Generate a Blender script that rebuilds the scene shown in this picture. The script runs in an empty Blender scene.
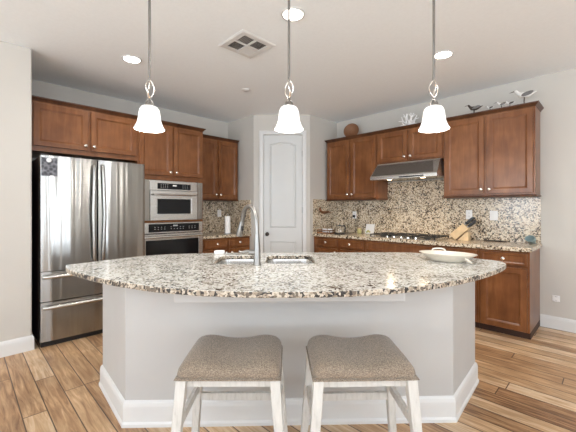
import bpy, bmesh, math, random
from mathutils import Vector, Matrix
random.seed(4)
C = bpy.context.scene.collection
SC = bpy.context.scene
PI = math.pi
S = 2 ** -.5

# ------------------------------------------------------------------ camera, world, lights, exposure
CAMX, CAMY, CAMH = 4.691, -4.552, 1.2936
H = 2.769                                                   # ceiling height
cam_d = bpy.data.cameras.new('camera'); cam = bpy.data.objects.new('camera', cam_d); C.objects.link(cam)
cam_d.sensor_width = 36; cam_d.lens = 327.8 * 36 / 576
cam_d.shift_y = -(216 - 209.17) / 576
cam.location = (CAMX, CAMY, CAMH); cam.rotation_euler = (PI / 2, 0, PI / 4)
cam_d.clip_start = .02
SC.camera = cam

world = bpy.data.worlds.new('sky'); SC.world = world; world.use_nodes = True
bg = world.node_tree.nodes['Background']
bg.inputs[0].default_value = (.80, .88, 1, 1); bg.inputs[1].default_value = 2.0

def area(name, loc, rot, sx, sy, power, col=(1, 1, 1)):
    d = bpy.data.lights.new(name, 'AREA'); d.shape = 'RECTANGLE'; d.size = sx; d.size_y = sy; d.energy = power; d.color = col
    o = bpy.data.objects.new(name, d); C.objects.link(o); o.location = loc; o.rotation_euler = rot
    return o
RX, RY = 9.6, -9.6                                           # far walls of the open-plan room
DAY = (.85, .95, 1.05); TILT = 1.3
# area lamps at unseen windows behind the camera, tilted up to brighten the ceiling
for x in (2.4, 4.6, 6.8):
    area('window_uplight', (x, RY - .12, 1.35), (PI / 2 + TILT, 0, 0), 1.5, 2.2, 165, DAY)   # mostly upward, partly to +y
for y in (-7.2, -5.0, -2.8):
    area('window_uplight', (RX + .12, y, 1.35), (PI / 2 + TILT, 0, PI / 2), 1.5, 2.2, 135, DAY)   # mostly upward, partly to -x

SC.view_settings.view_transform = 'Standard'; SC.view_settings.look = 'None'
SC.view_settings.gamma = 1; SC.view_settings.use_curve_mapping = False
SC.view_settings.exposure = 0.17
SC.cycles.diffuse_bounces = 8; SC.cycles.max_bounces = 14; SC.cycles.glossy_bounces = 5
SC.cycles.use_denoising = True
SC.cycles.sample_clamp_indirect = 6

# ------------------------------------------------------------------ materials
def newmat(name):
    m = bpy.data.materials.new(name); m.use_nodes = True
    nt = m.node_tree; b = nt.nodes['Principled BSDF']
    return m, nt, b
def N(nt, t, **kw):
    n = nt.nodes.new(t)
    for k, v in kw.items():
        if k.startswith('_'): n.inputs[int(k[1:])].default_value = v
        else: setattr(n, k, v)
    return n
def L(nt, a, b): nt.links.new(a, b)
def ramp(nt, stops, interp='LINEAR'):
    r = nt.nodes.new('ShaderNodeValToRGB'); e = r.color_ramp.elements; r.color_ramp.interpolation = interp
    while len(e) < len(stops): e.new(.5)
    for el, (p, c) in zip(e, stops): el.position = p; el.color = (*c, 1)
    return r
def coords(nt, scale=(1, 1, 1), kind='world', rot=(0, 0, 0)):
    mp = nt.nodes.new('ShaderNodeMapping'); mp.inputs['Scale'].default_value = scale; mp.inputs['Rotation'].default_value = rot
    if kind == 'world': L(nt, nt.nodes.new('ShaderNodeNewGeometry').outputs['Position'], mp.inputs[0])
    else: L(nt, nt.nodes.new('ShaderNodeTexCoord').outputs['Object'], mp.inputs[0])
    return mp.outputs[0]
def plain(name, col, rough=.5, metal=0, noise=.03, scale=8, bump=0, coat=0, kind='object', spec=.5):
    """a painted or moulded surface: base colour with a faint procedural mottle"""
    m, nt, b = newmat(name)
    n = N(nt, 'ShaderNodeTexNoise'); n.inputs['Scale'].default_value = scale; n.inputs['Detail'].default_value = 4
    L(nt, coords(nt, kind=kind), n.inputs[0])
    lo = [max(0, c * (1 - noise)) for c in col]; hi = [min(1, c * (1 + noise)) for c in col]
    r = ramp(nt, [(.3, lo), (.7, hi)]); L(nt, n.outputs[0], r.inputs[0]); L(nt, r.outputs[0], b.inputs['Base Color'])
    b.inputs['Roughness'].default_value = rough; b.inputs['Metallic'].default_value = metal
    b.inputs['Coat Weight'].default_value = coat; b.inputs['Coat Roughness'].default_value = .15
    b.inputs['Specular IOR Level'].default_value = spec
    if bump:
        bp = N(nt, 'ShaderNodeBump'); bp.inputs['Strength'].default_value = bump; bp.inputs['Distance'].default_value = .004
        L(nt, n.outputs[0], bp.inputs['Height']); L(nt, bp.outputs[0], b.inputs['Normal'])
    return m
def cabinet_wood(name, lo, mid, hi, rough=.28, scale=(14, 14, 1.6)):
    m, nt, b = newmat(name)
    v = coords(nt, scale)
    n = N(nt, 'ShaderNodeTexNoise'); n.inputs['Scale'].default_value = 1.6; n.inputs['Detail'].default_value = 7; n.inputs['Roughness'].default_value = .62; n.inputs['Distortion'].default_value = .6
    L(nt, v, n.inputs[0])
    n2 = N(nt, 'ShaderNodeTexNoise'); n2.inputs['Scale'].default_value = 5; n2.inputs['Detail'].default_value = 2
    L(nt, coords(nt), n2.inputs[0])
    mx = N(nt, 'ShaderNodeMath', operation='MULTIPLY_ADD'); mx.inputs[1].default_value = .5
    L(nt, n2.outputs[0], mx.inputs[0]); 
    sc = N(nt, 'ShaderNodeMath', operation='MULTIPLY'); sc.inputs[1].default_value = .5
    L(nt, n.outputs[0], sc.inputs[0]); L(nt, sc.outputs[0], mx.inputs[2])
    r = ramp(nt, [(.32, lo), (.5, mid), (.68, hi)]); L(nt, mx.outputs[0], r.inputs[0]); L(nt, r.outputs[0], b.inputs['Base Color'])
    b.inputs['Roughness'].default_value = rough; b.inputs['Coat Weight'].default_value = .12; b.inputs['Coat Roughness'].default_value = .2; b.inputs['Specular IOR Level'].default_value = .35
    return m
def granite(name, light, mid, tan, dark, cut, rough=.12, sc=92):
    m, nt, b = newmat(name)
    pos = coords(nt)
    nd = N(nt, 'ShaderNodeTexNoise'); nd.inputs['Scale'].default_value = 26; nd.inputs['Detail'].default_value = 2
    L(nt, pos, nd.inputs[0])
    ma = N(nt, 'ShaderNodeVectorMath', operation='MULTIPLY_ADD'); ma.inputs[1].default_value = (.03, .03, .03)
    L(nt, nd.outputs['Color'], ma.inputs[0]); L(nt, pos, ma.inputs[2])
    vo = N(nt, 'ShaderNodeTexVoronoi'); vo.inputs['Scale'].default_value = sc; L(nt, ma.outputs[0], vo.inputs[0])
    sep = N(nt, 'ShaderNodeSeparateColor'); L(nt, vo.outputs['Color'], sep.inputs[0])
    big = N(nt, 'ShaderNodeTexNoise'); big.inputs['Scale'].default_value = 9; big.inputs['Detail'].default_value = 3
    L(nt, pos, big.inputs[0])
    ad = N(nt, 'ShaderNodeMath', operation='MULTIPLY_ADD'); ad.inputs[1].default_value = .9
    sub = N(nt, 'ShaderNodeMath', operation='SUBTRACT'); sub.inputs[1].default_value = .5
    L(nt, big.outputs[0], sub.inputs[0]); L(nt, sub.outputs[0], ad.inputs[0]); L(nt, sep.outputs[0], ad.inputs[2])
    a, bb, c = cut
    r = ramp(nt, [(0, dark), (a, dark), (a + .02, mid), (bb, mid), (bb + .03, tan), (c, tan), (c + .05, light), (1, light)])
    L(nt, ad.outputs[0], r.inputs[0])
    fn = N(nt, 'ShaderNodeTexNoise'); fn.inputs['Scale'].default_value = 170; fn.inputs['Detail'].default_value = 3
    L(nt, pos, fn.inputs[0])
    fr = ramp(nt, [(.36, (.5, .46, .42)), (.5, (1, 1, 1))]); L(nt, fn.outputs[0], fr.inputs[0])
    mix = N(nt, 'ShaderNodeMix', data_type='RGBA', blend_type='MULTIPLY'); mix.inputs[0].default_value = .55
    L(nt, r.outputs[0], mix.inputs[6]); L(nt, fr.outputs[0], mix.inputs[7])
    L(nt, mix.outputs[2], b.inputs['Base Color'])
    b.inputs['Roughness'].default_value = rough
    return m
def steel(name, col=(.37, .36, .34), rough=.2, aniso=.95, axis='Z'):
    m, nt, b = newmat(name)
    sc = (90, 90, 1.2) if axis == 'Z' else (1.2, 1.2, 120)
    n = N(nt, 'ShaderNodeTexNoise'); n.inputs['Scale'].default_value = 1; n.inputs['Detail'].default_value = 3
    L(nt, coords(nt, sc), n.inputs[0])
    r = ramp(nt, [(.3, [c * .93 for c in col]), (.7, [min(1, c * 1.05) for c in col])]); L(nt, n.outputs[0], r.inputs[0]); L(nt, r.outputs[0], b.inputs['Base Color'])
    b.inputs['Metallic'].default_value = 1; b.inputs['Roughness'].default_value = rough; b.inputs['Anisotropic'].default_value = aniso
    t = N(nt, 'ShaderNodeTangent', direction_type='RADIAL', axis='Z'); L(nt, t.outputs[0], b.inputs['Tangent'])
    b.inputs['Anisotropic Rotation'].default_value = .25 if axis == 'Z' else 0
    if axis == 'Z':                                          # slight waviness of thin sheet steel
        w = N(nt, 'ShaderNodeTexNoise'); w.inputs['Scale'].default_value = 1; w.inputs['Detail'].default_value = 1
        L(nt, coords(nt, (9, 9, .35)), w.inputs[0])
        bp = N(nt, 'ShaderNodeBump'); bp.inputs['Strength'].default_value = .55; bp.inputs['Distance'].default_value = .02
        L(nt, w.outputs[0], bp.inputs['Height']); L(nt, bp.outputs[0], b.inputs['Normal'])
    return m
def emit(name, col, strength, base=(.9, .9, .9)):
    m, nt, b = newmat(name)
    b.inputs['Base Color'].default_value = (*base, 1); b.inputs['Emission Color'].default_value = (*col, 1); b.inputs['Emission Strength'].default_value = strength
    b.inputs['Roughness'].default_value = .3
    return m
def glass(name, col=(1, 1, 1), rough=.02):
    m, nt, b = newmat(name)
    b.inputs['Base Color'].default_value = (*col, 1); b.inputs['Transmission Weight'].default_value = 1; b.inputs['Roughness'].default_value = rough; b.inputs['IOR'].default_value = 1.45
    return m
def plank_floor(name):
    """boards along world x, .125 wide, staggered joints, each its own tone"""
    m, nt, b = newmat(name)
    g = N(nt, 'ShaderNodeNewGeometry'); sx = N(nt, 'ShaderNodeSeparateXYZ'); L(nt, g.outputs['Position'], sx.inputs[0])
    def M(op, a, bv=None, c=None):
        n = N(nt, 'ShaderNodeMath', operation=op)
        for i, q in enumerate((a, bv, c)):
            if q is None: continue
            if isinstance(q, (int, float)): n.inputs[i].default_value = q
            else: L(nt, q, n.inputs[i])
        return n.outputs[0]
    W_, LEN = .125, 1.25
    rowf = M('DIVIDE', M('ADD', sx.outputs[1], 20.03), W_); row = M('FLOOR', rowf); fy = M('FRACT', rowf)
    wn = N(nt, 'ShaderNodeTexWhiteNoise', noise_dimensions='1D'); L(nt, row, wn.inputs['W'])
    uf = M('DIVIDE', M('ADD', sx.outputs[0], M('MULTIPLY', wn.outputs[0], 7.3)), LEN); pid = M('FLOOR', uf); fx = M('FRACT', uf)
    cb = N(nt, 'ShaderNodeCombineXYZ'); L(nt, row, cb.inputs[0]); L(nt, pid, cb.inputs[1])
    w2 = N(nt, 'ShaderNodeTexWhiteNoise', noise_dimensions='2D'); L(nt, cb.outputs[0], w2.inputs[0])
    # grain, shifted per plank
    off = N(nt, 'ShaderNodeVectorMath', operation='MULTIPLY_ADD'); off.inputs[1].default_value = (9, 9, 9)
    L(nt, w2.outputs['Color'], off.inputs[0])
    sc = N(nt, 'ShaderNodeVectorMath', operation='MULTIPLY'); sc.inputs[1].default_value = (2.2, 26, 1)
    L(nt, g.outputs['Position'], sc.inputs[0]); L(nt, sc.outputs[0], off.inputs[2])
    gr = N(nt, 'ShaderNodeTexNoise'); gr.inputs['Scale'].default_value = 1.3; gr.inputs['Detail'].default_value = 7; gr.inputs['Roughness'].default_value = .6; gr.inputs['Distortion'].default_value = 1.1
    L(nt, off.outputs[0], gr.inputs[0])
    tone = M('ADD', M('MULTIPLY', w2.outputs[0], .52), M('MULTIPLY_ADD', gr.outputs[0], 1.25, -.24))
    r = ramp(nt, [(.25, FL[0]), (.5, FL[1]), (.75, FL[2]), (1.0, FL[3])]); L(nt, tone, r.inputs[0])
    # seams
    ey = M('MINIMUM', fy, M('SUBTRACT', 1, fy)); ex = M('MINIMUM', fx, M('SUBTRACT', 1, fx))
    sy = M('LESS_THAN', ey, .028); sxx = M('LESS_THAN', ex, .0028); seam = M('MAXIMUM', sy, sxx)
    # soft worn patches
    pn = N(nt, 'ShaderNodeTexNoise'); pn.inputs['Scale'].default_value = 3.1; pn.inputs['Detail'].default_value = 5; L(nt, g.outputs['Position'], pn.inputs[0])
    pr = ramp(nt, [(.35, (.82, .80, .80)), (.65, (1.08, 1.08, 1.08))]); L(nt, pn.outputs[0], pr.inputs[0])
    mm = N(nt, 'ShaderNodeMix', data_type='RGBA', blend_type='MULTIPLY'); mm.inputs[0].default_value = 1; L(nt, r.outputs[0], mm.inputs[6]); L(nt, pr.outputs[0], mm.inputs[7])
    mx = N(nt, 'ShaderNodeMix', data_type='RGBA'); L(nt, M('MULTIPLY', seam, .88), mx.inputs[0]); L(nt, mm.outputs[2], mx.inputs[6]); mx.inputs[7].default_value = (.05, .025, .015, 1)
    L(nt, mx.outputs[2], b.inputs['Base Color'])
    b.inputs['Roughness'].default_value = .36
    bp = N(nt, 'ShaderNodeBump'); bp.inputs['Strength'].default_value = .25; bp.inputs['Distance'].default_value = .003
    hh = M('SUBTRACT', M('MULTIPLY', gr.outputs[0], .35), seam); L(nt, hh, bp.inputs['Height']); L(nt, bp.outputs[0], b.inputs['Normal'])
    return m
def tweed(name):
    m, nt, b = newmat(name)
    o = coords(nt, (1, 1, 1), 'object')
    a = N(nt, 'ShaderNodeTexNoise'); a.inputs['Scale'].default_value = 420; a.inputs['Detail'].default_value = 2; L(nt, coords(nt, (1, .35, 1), 'object'), a.inputs[0])
    c = N(nt, 'ShaderNodeTexNoise'); c.inputs['Scale'].default_value = 420; c.inputs['Detail'].default_value = 2; L(nt, coords(nt, (.35, 1, 1), 'object'), c.inputs[0])
    ad = N(nt, 'ShaderNodeMath', operation='ADD'); L(nt, a.outputs[0], ad.inputs[0]); L(nt, c.outputs[0], ad.inputs[1])
    hf = N(nt, 'ShaderNodeMath', operation='MULTIPLY'); hf.inputs[1].default_value = .5; L(nt, ad.outputs[0], hf.inputs[0])
    r = ramp(nt, [(.36, (.10, .07, .048)), (.5, (.235, .182, .132)), (.64, (.42, .34, .26))]); L(nt, hf.outputs[0], r.inputs[0]); L(nt, r.outputs[0], b.inputs['Base Color'])
    b.inputs['Roughness'].default_value = .9; b.inputs['Sheen Weight'].default_value = .25
    bp = N(nt, 'ShaderNodeBump'); bp.inputs['Strength'].default_value = .3; bp.inputs['Distance'].default_value = .002; L(nt, hf.outputs[0], bp.inputs['Height']); L(nt, bp.outputs[0], b.inputs['Normal'])
    return m
def whitewash(name):
    m, nt, b = newmat(name)
    n = N(nt, 'ShaderNodeTexNoise'); n.inputs['Scale'].default_value = 1; n.inputs['Detail'].default_value = 6; n.inputs['Roughness'].default_value = .65
    L(nt, coords(nt, (55, 55, 9), 'object'), n.inputs[0])
    r = ramp(nt, [(.25, (.42, .39, .35)), (.42, (.58, .56, .52)), (.7, (.67, .65, .61))]); L(nt, n.outputs[0], r.inputs[0]); L(nt, r.outputs[0], b.inputs['Base Color'])
    b.inputs['Roughness'].default_value = .55
    return m
def card_print(name):
    m, nt, b = newmat(name)
    n = N(nt, 'ShaderNodeTexVoronoi'); n.inputs['Scale'].default_value = 34; L(nt, coords(nt), n.inputs[0])
    r = ramp(nt, [(.0, (.02, .02, .024)), (.4, (.06, .06, .07)), (.8, (.20, .20, .22))]); L(nt, n.outputs[0], r.inputs[0]); L(nt, r.outputs[0], b.inputs['Base Color'])
    b.inputs['Roughness'].default_value = .5
    return m
def wicker(name):
    m, nt, b = newmat(name)
    w = N(nt, 'ShaderNodeTexWave'); w.inputs['Scale'].default_value = 60; w.inputs['Distortion'].default_value = 3; L(nt, coords(nt, kind='object'), w.inputs[0])
    r = ramp(nt, [(.2, (.09, .035, .014)), (.8, (.33, .145, .06))]); L(nt, w.outputs[0], r.inputs[0]); L(nt, r.outputs[0], b.inputs['Base Color'])
    b.inputs['Roughness'].default_value = .6
    return m

FL = [(.18, .082, .037), (.41, .235, .118), (.60, .395, .22), (.78, .60, .41)]
M_wall = plain('wall paint', (.56, .533, .487), .75, noise=.012, scale=3, kind='world')
M_ceil = plain('ceiling paint', (.90, .935, .955), .9, noise=.015, scale=40, bump=.08, kind='world')
M_island = plain('island paint', (.50, .485, .465), .6, noise=.02, scale=4, kind='world')
M_white = plain('white trim paint', (.70, .695, .68), .4, noise=.01)
M_door = plain('door paint', (.63, .635, .62), .4, noise=.01)
M_floor = plank_floor('plank floor')
M_wood = cabinet_wood('cherry stained maple', (.130, .044, .015), (.195, .073, .025), (.27, .112, .042))
M_crown = cabinet_wood('shaded moulding wood', (.045, .015, .006), (.085, .031, .012), (.13, .05, .02), rough=.35)  # same stain as the doors, darkened: shade on crown and rails painted in
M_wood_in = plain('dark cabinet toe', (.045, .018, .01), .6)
M_gran_island = granite('island granite', (.71, .71, .67), (.31, .285, .24), (.52, .50, .445), (.06, .054, .046), (.075, .24, .46))
M_gran = granite('counter granite', (.76, .66, .505), (.27, .195, .13), (.56, .44, .30), (.036, .028, .021), (.14, .35, .55), rough=.18, sc=84)
M_steel = steel('brushed steel upright')
M_steel_h = steel('brushed steel', axis='X', rough=.25, col=(.56, .545, .52), aniso=.6)
M_sink = plain('sink steel', (.62, .61, .59), .22, metal=1, noise=.02)
M_nickel = plain('brushed nickel', (.31, .30, .285), .32, metal=1)
M_knob = plain('satin nickel knob', (.90, .86, .80), .22, metal=1)
M_black = plain('black plastic', (.012, .012, .013), .35)
M_blackglass = plain('black glass', (.008, .008, .009), .08, spec=.28)
M_darkbody = plain('charcoal appliance side', (.03, .022, .02), .5)
M_iron = plain('cast iron', (.02, .019, .018), .55, bump=.3, scale=60)
M_bronze = plain('dark bronze', (.04, .03, .025), .35, metal=1)
M_plate = plain('switch plate white', (.85, .84, .82), .35)
M_mark = plain('panel marking', (.42, .42, .42), .5)
M_shade = emit('frosted lamp glass', (1, .975, .94), .42, (.93, .92, .90))
M_can = emit('recessed lamp', (1, .96, .90), 14)
M_hoodlamp = emit('hood lamp', (1, .78, .5), 6)
M_tweed = tweed('grey brown tweed')
M_wash = whitewash('whitewashed wood')
M_ceramic = plain('cream ceramic', (.70, .645, .55), .25, noise=.05, scale=30, coat=.4)
M_paper = plain('white paper', (.86, .85, .83), .8)
M_knifewood = plain('pale knife block wood', (.70, .51, .29), .45, noise=.12, scale=14)
M_teal = plain('teal ceramic', (.27, .35, .35), .3)
M_wicker = wicker('brown wicker')
M_card = card_print('printed card')
M_glass = glass('clear glass')
M_yellow = plain('lemon yellow', (.55, .49, .20), .4)
M_green = plain('leaf green', (.30, .36, .08), .5)
M_birdwhite = plain('painted white bird', (.82, .81, .78), .6, noise=.1, scale=60)
M_birdgrey = plain('grey painted wing', (.16, .155, .15), .6, noise=.3, scale=50)
M_birdbrown = plain('dark brown bird', (.06, .042, .03), .6, noise=.3, scale=50)
M_coral = plain('pale coral', (.85, .84, .83), .5)
M_ventdark = plain('vent shadow grey', (.10, .10, .10), .8)

# ------------------------------------------------------------------ mesh helpers
def finish(bm, smooth=False, angle=None):
    bmesh.ops.remove_doubles(bm, verts=bm.verts, dist=1e-6)
    bmesh.ops.recalc_face_normals(bm, faces=bm.faces)
def obj(name, bm, mat, parent=None, smooth=None, bevel=0, seg=2, origin=None):
    """link bm as ONE object; a child keeps its world place under a translation-only parent"""
    finish(bm)
    me = bpy.data.meshes.new(name)
    off = Vector(parent.location) if parent is not None else Vector(origin or (0, 0, 0))
    if parent is not None and parent.parent is not None: off = off + Vector(parent.parent.location)
    if off.length: bmesh.ops.translate(bm, verts=bm.verts, vec=-off)
    bm.to_mesh(me); bm.free()
    me.materials.append(mat)
    o = bpy.data.objects.new(name, me); C.objects.link(o)
    if parent is not None: o.parent = parent
    else: o.location = off
    if bevel:
        md = o.modifiers.new('b', 'BEVEL'); md.width = bevel; md.segments = seg; md.limit_method = 'ANGLE'; md.angle_limit = .7
    if smooth:
        for p in me.polygons: p.use_smooth = True
        if smooth != True and smooth < 3: 
            try: me.set_sharp_from_angle(angle=smooth)
            except Exception: pass
    return o
def thing(name, label, cat, loc=(0, 0, 0), group=None):
    o = bpy.data.objects.new(name, None); C.objects.link(o); o.location = loc; o.empty_display_size = .1
    o['label'] = label; o['category'] = cat
    if group: o['group'] = group
    return o
def tag(o, label, cat, group=None):
    o['label'] = label; o['category'] = cat
    if group: o['group'] = group
    return o
def struct(name, bm, mat, **kw):
    o = obj(name, bm, mat, **kw); o['kind'] = 'structure'; return o
def B(): return bmesh.new()
def hexa(bm, pts):
    """pts: 8 corners, bottom loop then top loop"""
    v = [bm.verts.new(p) for p in pts]
    for f in ((0, 1, 2, 3), (4, 5, 6, 7), (0, 1, 5, 4), (1, 2, 6, 5), (2, 3, 7, 6), (3, 0, 4, 7)): bm.faces.new([v[i] for i in f])
    return bm
def box(bm, x0, x1, y0, y1, z0, z1):
    hexa(bm, [(x0, y0, z0), (x1, y0, z0), (x1, y1, z0), (x0, y1, z0), (x0, y0, z1), (x1, y0, z1), (x1, y1, z1), (x0, y1, z1)]); return bm
def loft(bm, rings, cap=True, closed=True):
    """rings of equal length joined in order"""
    R = [[bm.verts.new(p) for p in r] for r in rings]
    n = len(R[0])
    for a, b in zip(R, R[1:]):
        for i in range(n if closed else n - 1):
            j = (i + 1) % n
            bm.faces.new((a[i], a[j], b[j], b[i]))
    if cap:
        bm.faces.new(R[0][::-1]); bm.faces.new(R[-1])
    return bm
def prism(bm, poly, z0, z1):
    return loft(bm, [[(x, y, z0) for x, y in poly], [(x, y, z1) for x, y in poly]])
def lathe(bm, prof, center=(0, 0, 0), n=32, cap=True):
    rings = [[(center[0] + max(r, 1e-4) * math.cos(2 * PI * i / n), center[1] + max(r, 1e-4) * math.sin(2 * PI * i / n), center[2] + z) for i in range(n)] for r, z in prof]
    return loft(bm, rings, cap)
def tube(bm, pts, r, n=10, cap=True):
    pts = [Vector(p) for p in pts]; rs = r if isinstance(r, (list, tuple)) else [r] * len(pts)
    t0 = (pts[1] - pts[0]).normalized(); up = Vector((0, 0, 1)) if abs(t0.z) < .9 else Vector((1, 0, 0))
    nrm = t0.cross(up).normalized(); rings = []
    for i, p in enumerate(pts):
        t = (pts[min(i + 1, len(pts) - 1)] - pts[max(i - 1, 0)]).normalized()
        nrm = (nrm - t * nrm.dot(t)).normalized(); bn = t.cross(nrm)
        rings.append([p + (nrm * math.cos(2 * PI * k / n) + bn * math.sin(2 * PI * k / n)) * rs[i] for k in range(n)])
    return loft(bm, rings, cap)
def spline(ctrl, n=8):
    """Catmull-Rom through control points"""
    P = [Vector(c) for c in ctrl]; P = [P[0] * 2 - P[1]] + P + [P[-1] * 2 - P[-2]]; out = []
    for i in range(1, len(P) - 2):
        for k in range(n):
            t = k / n; a, b, c, d = P[i - 1:i + 3]
            out.append(.5 * ((2 * b) + (c - a) * t + (2 * a - 5 * b + 4 * c - d) * t * t + (3 * b - a - 3 * c + d) * t ** 3))
    out.append(P[-2]); return out
def sphere(bm, c, r, sx=1, sy=1, sz=1, n=14):
    m = Matrix.Translation(c) @ Matrix.Diagonal((r * sx, r * sy, r * sz, 1))
    bmesh.ops.create_uvsphere(bm, u_segments=n, v_segments=max(6, n // 2), radius=1, matrix=m); return bm
def rbox(bm, sx, sy, sz, r, n=6, deform=None, center=(0, 0, 0)):
    """a box of full size sx sy sz with rounded edges of radius r"""
    b2 = bmesh.new(); bmesh.ops.create_cube(b2, size=2)
    bmesh.ops.subdivide_edges(b2, edges=b2.edges, cuts=n * 2 - 1, use_grid_fill=True)
    for v in b2.verts:
        h = Vector((sx / 2, sy / 2, sz / 2)); p = Vector([v.co[i] * h[i] for i in range(3)])
        q = Vector([max(-(h[i] - r), min(h[i] - r, p[i])) for i in range(3)]); d = p - q
        # spread grid lines so that the rounded edge gets some of them
        if d.length > 1e-9: p = q + d.normalized() * r
        if deform: p = deform(p)
        v.co = p + Vector(center)
    me = bpy.data.meshes.new('t'); b2.to_mesh(me); b2.free(); bm.from_mesh(me); bpy.data.meshes.remove(me); return bm
# a point on a wall run: u along it from the room corner, d out of it, z up
def PW(w, u, d, z):
    d = max(d, .0015)
    return (u, -d, z) if w == 'R' else (d, -u, z)
def wbox(bm, w, u0, u1, d0, d1, z0, z1):
    return hexa(bm, [PW(w, *p) for p in ((u0, d0, z0), (u1, d0, z0), (u1, d1, z0), (u0, d1, z0), (u0, d0, z1), (u1, d0, z1), (u1, d1, z1), (u0, d1, z1))])
def panel(bm, w, u0, u1, z0, z1, d0, prof):
    """a closed slab: back at d0, front made of nested rectangles (inset, d)"""
    def rect(i, d): return [PW(w, *p) for p in ((u0 + i, d, z0 + i), (u1 - i, d, z0 + i), (u1 - i, d, z1 - i), (u0 + i, d, z1 - i))]
    return loft(bm, [rect(0, d0)] + [rect(i, d) for i, d in prof])
def steps(bm, w, u0, u1, d1, levels, e0=1, e1=1):
    """stacked rectangles from the wall: (z, expand) - crown and light rail"""
    return loft(bm, [[PW(w, *p) for p in ((u0 - e * e0, 0.0, z), (u1 + e * e1, 0.0, z), (u1 + e * e1, d1 + e, z), (u0 - e * e0, d1 + e, z))] for z, e in levels])
def sweep(bm, path, prof, closed=False):
    """profile (out, z) swept along a floor path with mitred corners; out is to the right of travel"""
    P = [Vector((*p, 0)) for p in path]; n = len(P); rings = []
    def nrm(a, b): t = (b - a).normalized(); return Vector((t.y, -t.x, 0))
    for i in range(n):
        if closed or 0 < i < n - 1:
            n1 = nrm(P[i - 1], P[i]); n2 = nrm(P[i], P[(i + 1) % n]); m = (n1 + n2); m = m / max(.2, m.dot(n1))
        elif i == 0: m = nrm(P[0], P[1])
        else: m = nrm(P[-2], P[-1])
        rings.append([P[i] + m * o + Vector((0, 0, z)) for o, z in prof])
    if closed: rings.append(rings[0])
    return loft(bm, rings, cap=not closed)
ROT_I = 1.3 * PI / 180
def IW(X, Y, rot=0.0):
    """camera-aligned floor coordinates (right, ahead) to world"""
    c, s = math.cos(PI / 4 + rot), math.sin(PI / 4 + rot)
    return (CAMX + X * c - Y * s, CAMY + X * s + Y * c)
def II(X, Y): return IW(X * .975 + .052, Y, ROT_I)
def sub_copy(o, parent):
    c = o.copy(); C.objects.link(c); c.parent = parent
    for ch in list(o.children): sub_copy(ch, c)
    return c
def dup(root, loc, rz, label, group=None):
    r = root.copy(); C.objects.link(r); r.location = loc; r.rotation_euler = (0, 0, rz); r['label'] = label
    if group: r['group'] = group
    for ch in list(root.children): sub_copy(ch, r)
    return r

# ------------------------------------------------------------------ room shell
AR, AL, ST = 1.319, 1.315, .694          # pantry box: stubs off the right and left wall and their length
END_U, ALC = 4.085, .89                  # where the left wall steps out beside the refrigerator
struct('floor', box(B(), -.3, RX + .2, RY - .2, .3, -.1, 0), M_floor)
struct('ceiling', box(B(), -.3, RX + .2, RY - .2, .3, H, H + .12), M_ceil)
struct('wall_right', box(B(), -.3, RX + .2, 0, .2, 0, H), M_wall)
struct('wall_left', box(B(), -.2, 0, RY, 0, 0, H), M_wall)
struct('wall_alcove', box(B(), 0, ALC, RY, -END_U, 0, H), M_wall, bevel=.012, seg=3)
# pantry enclosure: stub, diagonal with the door opening, stub (door slab set in the opening)
pR, pL = Vector((AR, -ST)), Vector((ST, -AL))
dg = (pR - pL).normalized(); dn = Vector((dg.y, -dg.x))      # along the diagonal to the right; out into the room
DW = (pR - pL).length; D0 = .153; D1 = D0 + .612; DTOP = 2.455
def DP(a, o, z): q = pL + dg * a + dn * o; return (q.x, q.y, z)
def dbox(bm, a0, a1, o0, o1, z0, z1):
    return hexa(bm, [DP(*p) for p in ((a0, o0, z0), (a1, o0, z0), (a1, o1, z0), (a0, o1, z0), (a0, o0, z1), (a1, o0, z1), (a1, o1, z1), (a0, o1, z1))])
struct('wall_pantry_right', box(B(), AR - .1, AR, -ST + .06, 0, 0, H), M_wall)
struct('wall_pantry_left', box(B(), 0, ST - .06, -AL, -AL + .1, 0, H), M_wall)
bm = B(); bmv = [(pL.x, pL.y), DP(D0, 0, 0)[:2], DP(D0, -.1, 0)[:2], (pL.x - .06, pL.y + .1), (pL.x - .06, pL.y)]
prism(bm, bmv, 0, H)
prism(bm, [DP(D1, 0, 0)[:2], (pR.x, pR.y), (pR.x, pR.y + .06), (pR.x - .1, pR.y + .06), DP(D1, -.1, 0)[:2]], 0, H)
dbox(bm, D0, D1, -.1, 0, DTOP, H)
struct('wall_pantry', bm, M_wall)
# far walls of the room behind the camera, with the window openings the daylight comes through
def far_wall(name, axis, spans):
    bm = B()
    def seg(a0, a1, z0, z1):
        if axis == 'y': box(bm, a0, a1, RY - .15, RY, z0, z1)
        else: box(bm, RX, RX + .15, a0, a1, z0, z1)
    lo, hi = (-.2, RX + .15) if axis == 'y' else (RY, .0); cur = lo
    for c in spans:
        seg(cur, c - .75, 0, H); seg(c - .75, c + .75, 0, .25); seg(c - .75, c + .75, 2.45, H); cur = c + .75
    seg(cur, hi, 0, H); return struct(name, bm, M_wall)
far_wall('wall_back', 'y', (2.4, 4.6, 6.8)); far_wall('wall_side', 'x', (-7.2, -5.0, -2.8))

BASEP = [(0, 0), (.016, 0), (.016, .105), (.012, .122), (.006, .130), (0, .134)]
struct('baseboard_right', sweep(B(), [(4.10, 0), (RX, 0)], BASEP), M_white)
struct('baseboard_left', sweep(B(), [(ALC, RY), (ALC, -END_U), (ALC - .12, -END_U)], BASEP), M_white)

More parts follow.
